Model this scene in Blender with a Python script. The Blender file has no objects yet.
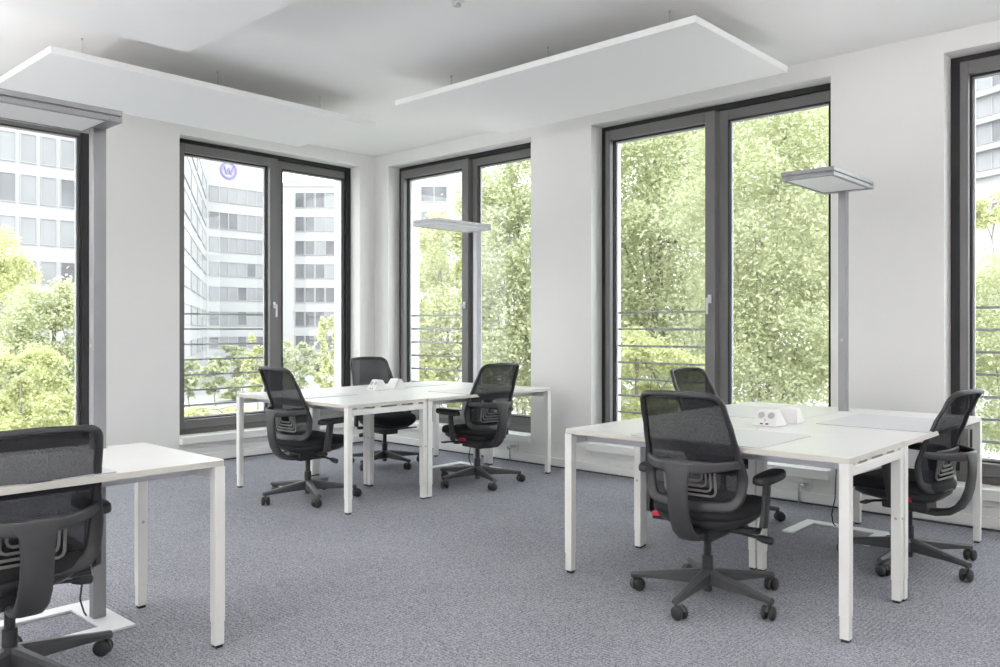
import bpy, bmesh, math, random
from mathutils import Vector, Matrix
random.seed(7)
S = bpy.context.scene
COL = S.collection
PI = math.pi
R = math.radians

# ------------------------------------------------------------------ camera data
FPX, HY, HC, YAW = 825.0, 327.5, 1.300, R(42.5)
FW = (-math.sin(YAW), math.cos(YAW)); RT = (math.cos(YAW), math.sin(YAW))

def lat(px, d):
    """world x, y of the point a distance d ahead, on the bearing of column px"""
    t = (px - 500.0) / FPX * d
    return (RT[0]*t + FW[0]*d, RT[1]*t + FW[1]*d)

def zat(py, d):
    return HC - (py - HY) / FPX * d

# ------------------------------------------------------------------ materials
def mat(name, col, rough=.5, metal=0.0, spec=.5, noise=None, bump=None, coat=0):
    m = bpy.data.materials.new(name); m.use_nodes = True
    nt = m.node_tree; b = nt.nodes['Principled BSDF']
    b.inputs['Roughness'].default_value = rough
    b.inputs['Metallic'].default_value = metal
    b.inputs['Specular IOR Level'].default_value = spec
    b.inputs['Coat Weight'].default_value = coat
    b.inputs['Base Color'].default_value = (*col, 1)
    tc = nt.nodes.new('ShaderNodeTexCoord')
    if noise:
        sc, amt = noise
        n = nt.nodes.new('ShaderNodeTexNoise'); n.inputs['Scale'].default_value = sc; n.inputs['Detail'].default_value = 4
        r = nt.nodes.new('ShaderNodeValToRGB')
        r.color_ramp.elements[0].position = .3; r.color_ramp.elements[1].position = .7
        r.color_ramp.elements[0].color = (*[c*(1-amt) for c in col], 1)
        r.color_ramp.elements[1].color = (*[min(1, c*(1+amt)) for c in col], 1)
        nt.links.new(tc.outputs['Object'], n.inputs['Vector']); nt.links.new(n.outputs['Fac'], r.inputs['Fac'])
        nt.links.new(r.outputs['Color'], b.inputs['Base Color'])
    if bump:
        sc, st = bump
        n = nt.nodes.new('ShaderNodeTexNoise'); n.inputs['Scale'].default_value = sc; n.inputs['Detail'].default_value = 3
        bp = nt.nodes.new('ShaderNodeBump'); bp.inputs['Strength'].default_value = st; bp.inputs['Distance'].default_value = .002
        nt.links.new(tc.outputs['Object'], n.inputs['Vector']); nt.links.new(n.outputs['Fac'], bp.inputs['Height'])
        nt.links.new(bp.outputs['Normal'], b.inputs['Normal'])
    return m

M = {}
M['wall'] = mat('white_paint', (.80, .79, .775), .7, noise=(1.5, .012), bump=(180, .08))
M['ceil'] = mat('ceiling_paint', (.87, .86, .85), .8, noise=(1.2, .012))
M['panel'] = mat('acoustic_panel_white', (.86, .855, .85), .8, bump=(300, .05))
M['trim'] = mat('white_lacquer', (.82, .82, .80), .4, noise=(3, .01))
M['desk'] = mat('white_melamine', (.77, .765, .755), .33, noise=(6, .01))
M['edge'] = mat('melamine_edge_band', (.62, .60, .54), .5, noise=(20, .02))
M['legw'] = mat('white_powder_coat', (.82, .815, .78), .4, noise=(8, .012))
M['mat'] = mat('desk_pad_vinyl', (.64, .64, .65), .42, noise=(15, .01))
M['dark'] = mat('black_plastic_glide', (.02, .02, .022), .5, noise=(40, .1))
M['anth'] = mat('anthracite_frame', (.012, .011, .013), .5, noise=(5, .1))
M['sash'] = mat('grey_bronze_sash', (.15, .145, .145), .42, noise=(4, .04))
M['gask'] = mat('black_gasket', (.01, .01, .012), .7, noise=(30, .1))
M['bead'] = mat('pale_glazing_bead', (.55, .55, .56), .4, noise=(8, .03))
M['alu'] = mat('silver_grey_lacquer', (.27, .27, .28), .38, .35, noise=(6, .02))
M['alul'] = mat('pale_grey_lacquer', (.62, .62, .65), .4, .1, noise=(6, .02))
M['foot'] = mat('pale_steel_foot', (.74, .74, .76), .45, noise=(6, .02))
M['diff'] = mat('opal_diffuser', (.90, .90, .89), .55, noise=(60, .02), bump=(400, .2))
M['chrome'] = mat('chrome', (.75, .75, .76), .15, .9, noise=(20, .02))
M['plastic'] = mat('charcoal_plastic', (.026, .026, .028), .42, noise=(40, .06), bump=(700, .1))
M['shell'] = mat('dark_grey_plastic', (.040, .040, .042), .45, noise=(40, .06), bump=(700, .1))
M['base'] = mat('grey_nylon_base', (.058, .058, .062), .38, noise=(40, .05))
M['fabric'] = mat('black_seat_fabric', (.010, .010, .011), .9, noise=(400, .4), bump=(500, .5))
M['rubber'] = mat('castor_rubber', (.02, .02, .022), .55, noise=(60, .1))
M['castor'] = mat('castor_hood', (.06, .06, .064), .4, noise=(60, .05))
M['lumbar'] = mat('grey_lumbar_plastic', (.17, .165, .16), .45, noise=(40, .04))
M['red'] = mat('red_plastic', (.62, .015, .05), .4, noise=(40, .05))
M['steel'] = mat('rail_steel', (.36, .36, .37), .5, .1, noise=(10, .03))
M['socket'] = mat('grey_socket', (.46, .46, .46), .4, noise=(40, .03))
M['power'] = mat('white_power_plastic', (.78, .77, .76), .4, noise=(30, .01))
M['concrete'] = mat('pale_render', (.36, .36, .37), .8, noise=(.4, .03))
M['concrete_w'] = mat('white_cladding', (.40, .40, .41), .7, noise=(.3, .03))
M['bwin'] = mat('far_window_glass', (.15, .15, .165), .25, noise=(.25, .35))
M['bwinl'] = mat('far_window_blind', (.26, .26, .275), .5, noise=(.3, .12))
M['bmul'] = mat('far_window_mullion', (.33, .33, .34), .6, noise=(.5, .03))
M['purple'] = mat('purple_sign_paint', (.21, .17, .42), .6, noise=(1, .05))
M['bark'] = mat('bark', (.26, .24, .20), .9, noise=(6, .3), bump=(20, .6))
M['pave'] = mat('pale_pavement', (.34, .34, .33), .9, noise=(.15, .15))

def carpet():
    m = bpy.data.materials.new('blue_grey_loop_carpet'); m.use_nodes = True
    nt = m.node_tree; b = nt.nodes['Principled BSDF']; N = nt.nodes.new; L = nt.links.new
    b.inputs['Roughness'].default_value = .95; b.inputs['Specular IOR Level'].default_value = .1
    tc = N('ShaderNodeTexCoord'); sep = N('ShaderNodeSeparateXYZ'); L(tc.outputs['Object'], sep.inputs[0])
    chk = N('ShaderNodeTexChecker'); chk.inputs['Scale'].default_value = 2.0
    L(tc.outputs['Object'], chk.inputs['Vector'])
    def wave(direction):
        w = N('ShaderNodeTexWave'); w.wave_type = 'BANDS'; w.bands_direction = direction
        w.inputs['Scale'].default_value = 15; w.inputs['Distortion'].default_value = 2.2
        w.inputs['Detail'].default_value = 2; w.inputs['Detail Scale'].default_value = 6
        L(tc.outputs['Object'], w.inputs['Vector']); return w
    wx, wy = wave('X'), wave('Y')
    mx = N('ShaderNodeMix'); mx.data_type = 'FLOAT'
    L(chk.outputs['Fac'], mx.inputs['Factor']); L(wx.outputs['Fac'], mx.inputs['A']); L(wy.outputs['Fac'], mx.inputs['B'])
    n1 = N('ShaderNodeTexNoise'); n1.inputs['Scale'].default_value = 130; n1.inputs['Detail'].default_value = 3
    n2 = N('ShaderNodeTexNoise'); n2.inputs['Scale'].default_value = 1.1; n2.inputs['Detail'].default_value = 3
    for n in (n1, n2): L(tc.outputs['Object'], n.inputs['Vector'])
    a = N('ShaderNodeMath'); a.operation = 'MULTIPLY_ADD'; a.inputs[1].default_value = .11
    L(mx.outputs['Result'], a.inputs[0])
    nn = N('ShaderNodeMapRange'); nn.inputs['From Min'].default_value = .3; nn.inputs['From Max'].default_value = .7
    L(n1.outputs['Fac'], nn.inputs['Value'])
    vo = N('ShaderNodeTexVoronoi'); vo.inputs['Scale'].default_value = 190; vo.feature = 'F1'
    L(tc.outputs['Object'], vo.inputs['Vector'])
    vs = N('ShaderNodeSeparateColor'); L(vo.outputs['Color'], vs.inputs[0])
    vm = N('ShaderNodeMix'); vm.data_type = 'FLOAT'; vm.inputs['Factor'].default_value = .6
    L(nn.outputs['Result'], vm.inputs['A']); L(vs.outputs[0], vm.inputs['B']); nn = vm
    q = N('ShaderNodeMath'); q.operation = 'MULTIPLY'; q.inputs[1].default_value = .74
    L(nn.outputs['Result'], q.inputs[0]); L(q.outputs[0], a.inputs[2])
    c = N('ShaderNodeMath'); c.operation = 'MULTIPLY_ADD'; c.inputs[1].default_value = .25
    L(n2.outputs['Fac'], c.inputs[0]); L(a.outputs[0], c.inputs[2])
    ramp = N('ShaderNodeValToRGB'); L(c.outputs[0], ramp.inputs['Fac'])
    e = ramp.color_ramp.elements
    e[0].position = .2; e[0].color = (.085, .085, .105, 1); e[1].position = .9; e[1].color = (.43, .43, .47, 1)
    L(ramp.outputs['Color'], b.inputs['Base Color'])
    bp = N('ShaderNodeBump'); bp.inputs['Strength'].default_value = .5; bp.inputs['Distance'].default_value = .004
    L(a.outputs[0], bp.inputs['Height']); L(bp.outputs['Normal'], b.inputs['Normal'])
    return m
M['carpet'] = carpet()
M['strip_dark'] = mat('dark_base_strip', (.07, .07, .085), .95, noise=(90, .3))  # dark colour of the thin strips under the baseboards

def glass():
    m = bpy.data.materials.new('clear_glazing'); m.use_nodes = True
    nt = m.node_tree; nt.nodes.clear(); N = nt.nodes.new; L = nt.links.new
    o = N('ShaderNodeOutputMaterial'); mix = N('ShaderNodeMixShader')
    t = N('ShaderNodeBsdfTransparent'); g = N('ShaderNodeBsdfGlossy')
    t.inputs['Color'].default_value = (.95, .97, .955, 1); g.inputs['Roughness'].default_value = .02
    lw = N('ShaderNodeFresnel'); lw.inputs['IOR'].default_value = 1.45
    mm = N('ShaderNodeMath'); mm.operation = 'MULTIPLY'; mm.inputs[1].default_value = 1.2
    nz = N('ShaderNodeTexNoise'); nz.inputs['Scale'].default_value = .8
    bp = N('ShaderNodeBump'); bp.inputs['Strength'].default_value = .02
    L(nz.outputs['Fac'], bp.inputs['Height']); L(bp.outputs['Normal'], g.inputs['Normal'])
    ge = N('ShaderNodeNewGeometry'); iv = N('ShaderNodeMath'); iv.operation = 'SUBTRACT'; iv.inputs[0].default_value = 1.0
    L(ge.outputs['Backfacing'], iv.inputs[1]); m3 = N('ShaderNodeMath'); m3.operation = 'MULTIPLY'
    L(lw.outputs[0], mm.inputs[0]); L(mm.outputs[0], m3.inputs[0]); L(iv.outputs[0], m3.inputs[1]); L(m3.outputs[0], mix.inputs['Fac'])
    L(t.outputs[0], mix.inputs[1]); L(g.outputs[0], mix.inputs[2]); L(mix.outputs[0], o.inputs['Surface'])
    return m
M['glass'] = glass()

def meshfab():
    m = bpy.data.materials.new('black_mesh_fabric'); m.use_nodes = True
    nt = m.node_tree; nt.nodes.clear(); N = nt.nodes.new; L = nt.links.new
    o = N('ShaderNodeOutputMaterial'); mix = N('ShaderNodeMixShader')
    t = N('ShaderNodeBsdfTransparent'); d = N('ShaderNodeBsdfDiffuse')
    d.inputs['Color'].default_value = (.032, .032, .037, 1)
    tc = N('ShaderNodeTexCoord'); w = N('ShaderNodeTexNoise'); w.inputs['Scale'].default_value = 420
    L(tc.outputs['Object'], w.inputs['Vector'])
    mr = N('ShaderNodeMapRange'); mr.inputs['From Min'].default_value = .3; mr.inputs['From Max'].default_value = .7
    mr.inputs['To Min'].default_value = .86; mr.inputs['To Max'].default_value = .96
    L(w.outputs['Fac'], mr.inputs['Value']); L(mr.outputs['Result'], mix.inputs['Fac'])
    L(t.outputs[0], mix.inputs[1]); L(d.outputs[0], mix.inputs[2]); L(mix.outputs[0], o.inputs['Surface'])
    return m
M['mesh'] = meshfab()

def leafmat(name, c0, c1):
    m = bpy.data.materials.new(name); m.use_nodes = True
    nt = m.node_tree; nt.nodes.clear(); N = nt.nodes.new; L = nt.links.new
    o = N('ShaderNodeOutputMaterial'); mix = N('ShaderNodeMixShader'); mix.inputs['Fac'].default_value = .5
    d = N('ShaderNodeBsdfDiffuse'); t = N('ShaderNodeBsdfTranslucent')
    g = N('ShaderNodeNewGeometry'); r = N('ShaderNodeValToRGB')
    r.color_ramp.elements[0].color = (*c0, 1); r.color_ramp.elements[1].color = (*c1, 1)
    tc = N('ShaderNodeTexCoord'); n = N('ShaderNodeTexNoise'); n.inputs['Scale'].default_value = .9; n.inputs['Detail'].default_value = 3
    L(tc.outputs['Object'], n.inputs['Vector'])
    ma = N('ShaderNodeMath'); ma.operation = 'MULTIPLY_ADD'; ma.inputs[1].default_value = .55
    m2 = N('ShaderNodeMath'); m2.operation = 'MULTIPLY'; m2.inputs[1].default_value = .5
    L(g.outputs['Random Per Island'], ma.inputs[0]); L(n.outputs['Fac'], m2.inputs[0]); L(m2.outputs[0], ma.inputs[2])
    L(ma.outputs[0], r.inputs['Fac']); L(r.outputs['Color'], d.inputs['Color']); L(r.outputs['Color'], t.inputs['Color'])
    L(d.outputs[0], mix.inputs[1]); L(t.outputs[0], mix.inputs[2]); L(mix.outputs[0], o.inputs['Surface'])
    return m
M['leaf'] = leafmat('pale_green_leaves', (.39, .42, .24), (.69, .705, .52))
M['leafy'] = leafmat('yellow_green_leaves', (.42, .45, .21), (.73, .73, .48))
M['leafd'] = leafmat('grey_green_leaves', (.35, .38, .24), (.64, .66, .49))

# ------------------------------------------------------------------ mesh builder
class MB:
    def __init__(s): s.v = []; s.f = []; s.mi = []
    def add(s, vs, fs, T=None, mi=0):
        o = len(s.v)
        s.v += [tuple(T @ Vector(v)) if T else tuple(v) for v in vs]
        s.f += [tuple(i+o for i in f) for f in fs]; s.mi += [mi]*len(fs)
    def box(s, x0, x1, y0, y1, z0, z1, T=None, mi=0):
        vs = [(x, y, z) for z in (z0, z1) for x, y in ((x0, y0), (x1, y0), (x1, y1), (x0, y1))]
        s.add(vs, [(3,2,1,0),(4,5,6,7),(0,1,5,4),(1,2,6,5),(2,3,7,6),(3,0,4,7)], T, mi)
    def prism(s, poly, z0, z1, T=None, mi=0):
        n = len(poly)
        vs = [(x, y, z0) for x, y in poly] + [(x, y, z1) for x, y in poly]
        s.add(vs, [tuple(range(n-1, -1, -1)), tuple(range(n, 2*n))] + [(i, (i+1) % n, n+(i+1) % n, n+i) for i in range(n)], T, mi)
    def lathe(s, prof, n=20, T=None, mi=0):
        vs = []; k = len(prof)
        for i in range(n):
            a = 2*PI*i/n
            vs += [(r*math.cos(a), r*math.sin(a), z) for r, z in prof]
        fs = [(i*k+j, ((i+1) % n)*k+j, ((i+1) % n)*k+j+1, i*k+j+1) for i in range(n) for j in range(k-1)]
        if prof[0][0] > 1e-6: fs.append(tuple(i*k for i in range(n-1, -1, -1)))
        if prof[-1][0] > 1e-6: fs.append(tuple(i*k+k-1 for i in range(n)))
        s.add(vs, fs, T, mi)
    def sweep(s, path, w, h, nrm, closed=False, T=None, mi=0, sec=10):
        """rounded section swept on path; w across (in plane), h along nrm(i)"""
        P = [Vector(p) for p in path]; n = len(P); vs = []
        for i in range(n):
            a = P[(i-1) % n] if (closed or i > 0) else P[i]
            b = P[(i+1) % n] if (closed or i < n-1) else P[i]
            t = (b-a).normalized(); nn = Vector(nrm(i) if callable(nrm) else nrm)
            bi = t.cross(nn).normalized(); nn = bi.cross(t).normalized()
            ww = w(i) if callable(w) else w; hh = h(i) if callable(h) else h
            for k in range(sec):
                q = 2*PI*(k+.5)/sec; c, sn = math.cos(q), math.sin(q)
                c = math.copysign(abs(c)**.55, c); sn = math.copysign(abs(sn)**.55, sn)
                vs.append(P[i] + bi*(c*ww/2) + nn*(sn*hh/2))
        fs = []
        for i in range(n if closed else n-1):
            j = (i+1) % n
            fs += [(i*sec+k, i*sec+(k+1) % sec, j*sec+(k+1) % sec, j*sec+k) for k in range(sec)]
        if not closed:
            fs += [tuple(range(sec-1, -1, -1)), tuple((n-1)*sec+k for k in range(sec))]
        s.add(vs, fs, T, mi)
    def tube(s, path, r, sec=10, T=None, mi=0):
        P = [Vector(p) for p in path]
        d = (P[-1]-P[0]).normalized()
        ref = Vector((0, 0, 1)) if abs(d.z) < .9 else Vector((1, 0, 0))
        s.sweep(path, 2*r, 2*r, ref, False, T, mi, sec)
    def grid(s, fn, nu, nv, T=None, mi=0):
        vs = [fn(i/nu, j/nv) for j in range(nv+1) for i in range(nu+1)]
        s.add(vs, [(j*(nu+1)+i, j*(nu+1)+i+1, (j+1)*(nu+1)+i+1, (j+1)*(nu+1)+i) for j in range(nv) for i in range(nu)], T, mi)
    def build(s, name, mats, parent=None, bevel=0, seg=2, smooth=35, loc=None, subd=0):
        me = bpy.data.meshes.new(name); me.from_pydata(s.v, [], s.f)
        for m in (mats if isinstance(mats, (list, tuple)) else [mats]): me.materials.append(m)
        me.polygons.foreach_set('material_index', s.mi)
        bm = bmesh.new(); bm.from_mesh(me); bmesh.ops.recalc_face_normals(bm, faces=bm.faces); bm.to_mesh(me); bm.free()
        if smooth:
            me.shade_smooth(); me.set_sharp_from_angle(angle=R(smooth))
        o = bpy.data.objects.new(name, me); COL.objects.link(o)
        if parent: o.parent = parent
        if loc: o.location = loc
        if subd:
            md = o.modifiers.new('subdivision', 'SUBSURF'); md.levels = subd; md.render_levels = subd
        if bevel:
            md = o.modifiers.new('bevel', 'BEVEL'); md.width = bevel; md.segments = seg; md.limit_method = 'ANGLE'; md.angle_limit = R(40)
            md.harden_normals = False
        return o

def thing(name, label, cat, loc=(0, 0, 0), rz=0, group=None):
    o = bpy.data.objects.new(name, None); COL.objects.link(o)
    o.empty_display_size = .1
    o.location = loc; o.rotation_euler = (0, 0, rz)
    o['label'] = label; o['category'] = cat; o['kind'] = 'thing'
    if group: o['group'] = group
    return o
def tag(o, label, cat, group=None, kind='thing'):
    o['label'] = label; o['category'] = cat; o['kind'] = kind
    if group: o['group'] = group
    return o
def struct(o, label=None, cat=None):
    o['kind'] = 'structure'
    if label: o['label'] = label; o['category'] = cat
    return o
def dup(root, label, loc, rz, group=None):
    r = root.copy(); COL.objects.link(r); r.location = loc; r.rotation_euler = (0, 0, rz); r['label'] = label
    if group: r['group'] = group
    for ch in list(root.children):
        c = ch.copy(); COL.objects.link(c); c.parent = r
        for g in list(ch.children):
            d = g.copy(); COL.objects.link(d); d.parent = c
    return r
def TR(x, y, z, rz=0): return Matrix.Translation((x, y, z)) @ Matrix.Rotation(rz, 4, 'Z')

# ------------------------------------------------------------------ room
XL, YR, ZC = -7.48, 6.03, 3.262
XE, YE = 3.6, -3.8            # far sides of the room, behind the camera
TH = .47
b = MB(); b.box(XL-TH, XE+.3, YE-.3, YR+TH, -.25, 0); fl = struct(b.build('floor', M['carpet'], smooth=0), 'blue-grey ribbed loop carpet under all the desks', 'floor')
b = MB(); b.box(XL-TH, XE+.3, YE-.3, YR+TH, ZC, ZC+.35); struct(b.build('ceiling', M['ceil'], smooth=0), 'plain white painted ceiling over the hanging panels', 'ceiling')

WIN_L = [(.84, 2.94), (3.692, 5.812)]                     # openings along the left wall (y)
WIN_R = [(-7.242, -5.125), (-4.413, -2.273), (-1.528, .59)]   # openings along the right wall (x)
ZB, ZT = .142, 3.124
def wall_with_openings(name, label, a0, a1, opens, along, p0, p1, zb=ZB, zt=ZT):
    b = MB()
    def bx(u0, u1, z0, z1):
        if along == 'x': b.box(u0, u1, p0, p1, z0, z1)
        else: b.box(p0, p1, u0, u1, z0, z1)
    u = a0
    for o0, o1 in opens:
        bx(u, o0, 0, ZC); bx(o0, o1, 0, zb); bx(o0, o1, zt, ZC); u = o1
    bx(u, a1, 0, ZC)
    return struct(b.build(name, M['wall'], smooth=0), label, 'wall')
wall_with_openings('wall_left', 'white wall on the left with two tall windows', YE-.3, YR, WIN_L, 'y', XL-TH, XL)
wall_with_openings('wall_right', 'white wall on the right with three tall windows', XL-TH, XE+.3, WIN_R, 'x', YR, YR+TH)
RB = [(-5.6, -4.4), (-2.6, -1.4)]
wall_with_openings('wall_back', 'white wall behind the viewpoint with open window bays', XL-TH, XE+.3, RB, 'x', YE-.3, YE)
RS = []
wall_with_openings('wall_side', 'plain white wall to the right of the viewpoint', YE, YR, RS, 'y', XE, XE+.3)

def runs(a0, a1, along, p0, p1, z0, z1):
    b = MB()
    if along == 'x': b.box(a0, a1, p0, p1, z0, z1)
    else: b.box(p0, p1, a0, a1, z0, z1)
    return b
struct(runs(YE, YR, 'y', XL, XL+.022, .012, .085).build('baseboard_left', M['trim'], bevel=.004), 'white baseboard along the left wall', 'baseboard')
struct(runs(XL+.022, XE, 'x', YR-.022, YR, .012, .085).build('baseboard_right', M['trim'], bevel=.004), 'white baseboard along the right wall', 'baseboard')
struct(runs(YE, YR-.03, 'y', XL+.0005, XL+.03, 0.0005, .0115).build('trim_1', M['strip_dark'], smooth=0), 'dark strip below the left baseboard', 'trim')
struct(runs(XL+.03, XE, 'x', YR-.03, YR-.0005, 0.0005, .0115).build('trim_2', M['strip_dark'], smooth=0), 'dark strip below the right baseboard', 'trim')

# windows: local frame u along the wall, n outward, w up; T maps (u, n, z) to the world
def window(idx, o0, o1, along, label):
    REC = .165                                   # reveal between wall face and frame
    root = bpy.data.objects.new('window_%d' % idx, None); COL.objects.link(root)
    struct(root, label, 'window')
    if along == 'x':
        root.location = (o0, YR, 0); root.rotation_euler = (0, 0, 0)      # local x = +X, local y = outward
    else:
        root.location = (XL, o0, 0); root.rotation_euler = (0, 0, PI/2)   # local x = +Y, local y = -X
    W = o1-o0; z0, z1 = ZB+.115, ZT
    F = .075
    b = MB()
    for (a, c, d, e) in ((0, W, z0, z0+F), (0, W, z1-F*.62, z1), (0, F*.85, z0+F, z1-F*.62), (W-F*.85, W, z0+F, z1-F*.62)):
        b.box(a, c, REC, REC+.08, d, e)
    b.mi = [1]*6+[0]*18
    b.build('outer_frame', [M['anth'], M['sash']], root, bevel=.003)
    mid = W*.54; SW = .10; s0 = F*.85; zb, zt = z0+F-.012, z1-F*.62
    for k, (a, c) in enumerate(((s0, mid-.004), (mid+.004, W-s0))):
        b = MB(); bt = .085
        y0, y1 = (REC-.035, REC+.025)[k], REC+.07
        wl, wr = ((.050, .090), (.080, .012))[k]
        b.box(a, a+wl, y0, y1, zb, zt); b.box(c-wr, c, y0, y1, zb, zt)
        ia, ic = a+wl, c-wr
        b.box(ia, ic, y0, y1, zb, zb+bt); b.box(ia, ic, y0, y1, zt-bt, zt)
        so = b.build('sash', M['sash'], root, bevel=.004)
        g = MB()                                   # gasket, then bead, stepping back to the pane
        for (st, yy, mk) in ((.009, REC+.018, 'g'), ):
            g.box(ia, ia+st, yy, yy+.03, zb+bt, zt-bt); g.box(ic-st, ic, yy, yy+.03, zb+bt, zt-bt)
            g.box(ia+st, ic-st, yy, yy+.03, zb+bt, zb+bt+st); g.box(ia+st, ic-st, yy, yy+.03, zt-bt-st, zt-bt)
        g.build('gasket', M['gask'], so)
        g = MB(); st = .022; yy = REC+.05
        g.box(ia, ia+st, yy, yy+.018, zb+bt, zt-bt); g.box(ic-st, ic, yy, yy+.018, zb+bt, zt-bt)
        g.box(ia+st, ic-st, yy, yy+.018, zb+bt, zb+bt+st); g.box(ia+st, ic-st, yy, yy+.018, zt-bt-st, zt-bt)
        g.build('glazing_bead', M['bead'], so)
        g = MB(); g.box(ia+.004, ic-.004, REC+.056, REC+.064, zb+bt+.004, zt-bt-.004)
        g.build('glass_pane', M['glass'], so, smooth=0)
        if k == 0:
            hz = 1.535; hx = c-wr*.5
            h = MB(); h.box(hx-.014, hx+.014, y0-.012, y0, hz-.035, hz+.035)
            h.tube([(hx, y0-.01, hz), (hx, y0-.05, hz)], .009, 10)
            h.sweep([(hx, y0-.05, hz+.008), (hx, y0-.052, hz-.05), (hx, y0-.05, hz-.125)], .02, .012, (0, 1, 0), sec=8)
            h.build('window_handle', M['alul'], so, bevel=.002)
    b = MB(); b.box(0, W, REC-.02, REC+.08, ZB+.0005, z0-.0005); b.build('sill_upstand', M['sash'], root, bevel=.003)
    # inner sill: white board standing proud of the wall
    b = MB(); b.box(-.005, W+.005, -.065, -.0005, .197, .267); b.box(.002, W-.002, -.0005, REC-.021, ZB+.0005, .267)
    b.build('window_sill', M['trim'], root, bevel=.004)
    # outer metal sill
    b = MB(); b.box(.002, W-.002, REC+.081, TH+.04, ZB+.0005, ZB+.02); b.build('outer_sill', M['alul'], root, bevel=.002)
    return root
WL = ['left window nearest the viewpoint, partly cut off by the picture edge', 'left window beside the room corner, looking at the office blocks with the purple sign',
      'right window beside the room corner, behind the far desks', 'wide right window full of green trees beside the floor lamp', 'right window cut off by the picture edge']
k = 1
for o in WIN_L: window(k, *o, 'y', WL[k-1]); k += 1
for o in WIN_R: window(k, *o, 'x', WL[k-1]); k += 1

# railings outside the opening leaf of each window
def railing(o0, o1, along, label):
    W = o1-o0
    if along == 'x': r = thing('window_railing', label, 'railing', (o0, YR, 0), 0, 'steel railings outside the windows')
    else: r = thing('window_railing', label, 'railing', (XL, o0, 0), PI/2, 'steel railings outside the windows')
    x0, x1 = .0015, W*.54-.03
    y = .165+.15
    for i in range(8):
        z = .375+i*.1515
        b = MB(); b.box(x0, x1, y-.006, y+.006, z-.0095, z+.0095); b.build('rail_bar', M['steel'], r, bevel=.002)
    for xx in (x1,):
        b = MB(); b.box(xx, xx+.028, y-.02, y+.02, ZB+.02, 1.47); b.build('rail_post', M['alul'], r, bevel=.002)
for i, (o, a) in enumerate([(WIN_L[1], 'y')]+[(o, 'x') for o in WIN_R]):
    railing(*o, a, ['steel bar railing outside the left window beside the room corner', 'steel bar railing outside the right window beside the room corner',
                    'steel bar railing outside the wide window of green trees', 'steel bar railing outside the window at the right picture edge'][i])

# radiator valves under the sills of the right wall
def valve(x, label):
    r = thing('radiator_valve', label, 'valve', (x, YR, 0), 0, 'valves below the window sills')
    b = MB(); b.box(-.035, .035, -.012, -.0005, .10, .17); b.build('wall_plate', M['power'], r, bevel=.004)
    b = MB(); b.lathe([(.011, 0), (.011, .05), (.018, .052), (.018, .1), (.012, .112)], 16, Matrix.Translation((.0, -.012, .145)) @ Matrix.Rotation(R(90), 4, 'X'))
    b.tube([(-.02, -.03, .145), (-.05, -.03, .14), (-.055, -.03, .10), (-.055, -.03, .0)], .007, 10)
    b.build('valve_body', M['chrome'], r)
valve(-2.44, 'small chrome valve below the sill of the wide window of green trees')
valve(-5.31, 'small chrome valve below the sill of the right window beside the room corner')

# ------------------------------------------------------------------ acoustic panels
def panel(x0, x1, y0, y1, z, label, wires):
    r = thing('ceiling_panel', label, 'ceiling panel', ((x0+x1)/2, (y0+y1)/2, z), 0, 'white acoustic panels hanging from the ceiling')
    hx, hy = (x1-x0)/2, (y1-y0)/2
    b = MB(); b.box(-hx, hx, -hy, hy, 0, .042); b.build('panel_board', M['panel'], r, bevel=.003)
    for wx, wy in wires:
        b = MB(); b.tube([(wx-r.location.x, wy-r.location.y, .042), (wx-r.location.x, wy-r.location.y, ZC-z)], .0018, 6)
        b.lathe([(.006, ZC-z-.012), (.006, ZC-z)], 10, TR(wx-r.location.x, wy-r.location.y, 0))
        b.lathe([(.009, .042), (.009, .056), (.004, .07)], 10, TR(wx-r.location.x, wy-r.location.y, 0))
        b.build('suspension_wire', M['steel'], r)
panel(-4.935, -2.33, 4.175, 5.42, 3.022, 'long white hanging panel along the right window wall', [(x, y) for x in (-4.62, -3.65, -2.68) for y in (4.48, 5.08)])
panel(-6.73, -5.56, 1.905, 4.50, 3.022, 'long white hanging panel along the left window wall', [(x, y) for x in (-5.87, -6.42) for y in (2.21, 3.2, 4.14)])
panel(-4.945, -2.375, 1.28, 2.49, 3.022, 'white hanging panel nearest the viewpoint, cut off by the top picture edge', [(x, y) for x in (-4.62, -3.65, -2.68) for y in (1.58, 2.18)])

# ceiling sensor
r = thing('smoke_detector', 'small round detector on the ceiling at the top picture edge', 'detector', (-3.52, 3.46, ZC))
b = MB(); b.lathe([(.035, 0), (.045, -.012), (.04, -.02), (.02, -.024)], 20); b.build('detector_base', M['power'], r)
b = MB(); b.lathe([(.018, -.0242), (.018, -.034), (.026, -.036), (.024, -.042), (.004, -.044)], 16); b.build('detector_head', M['socket'], r)

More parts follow.
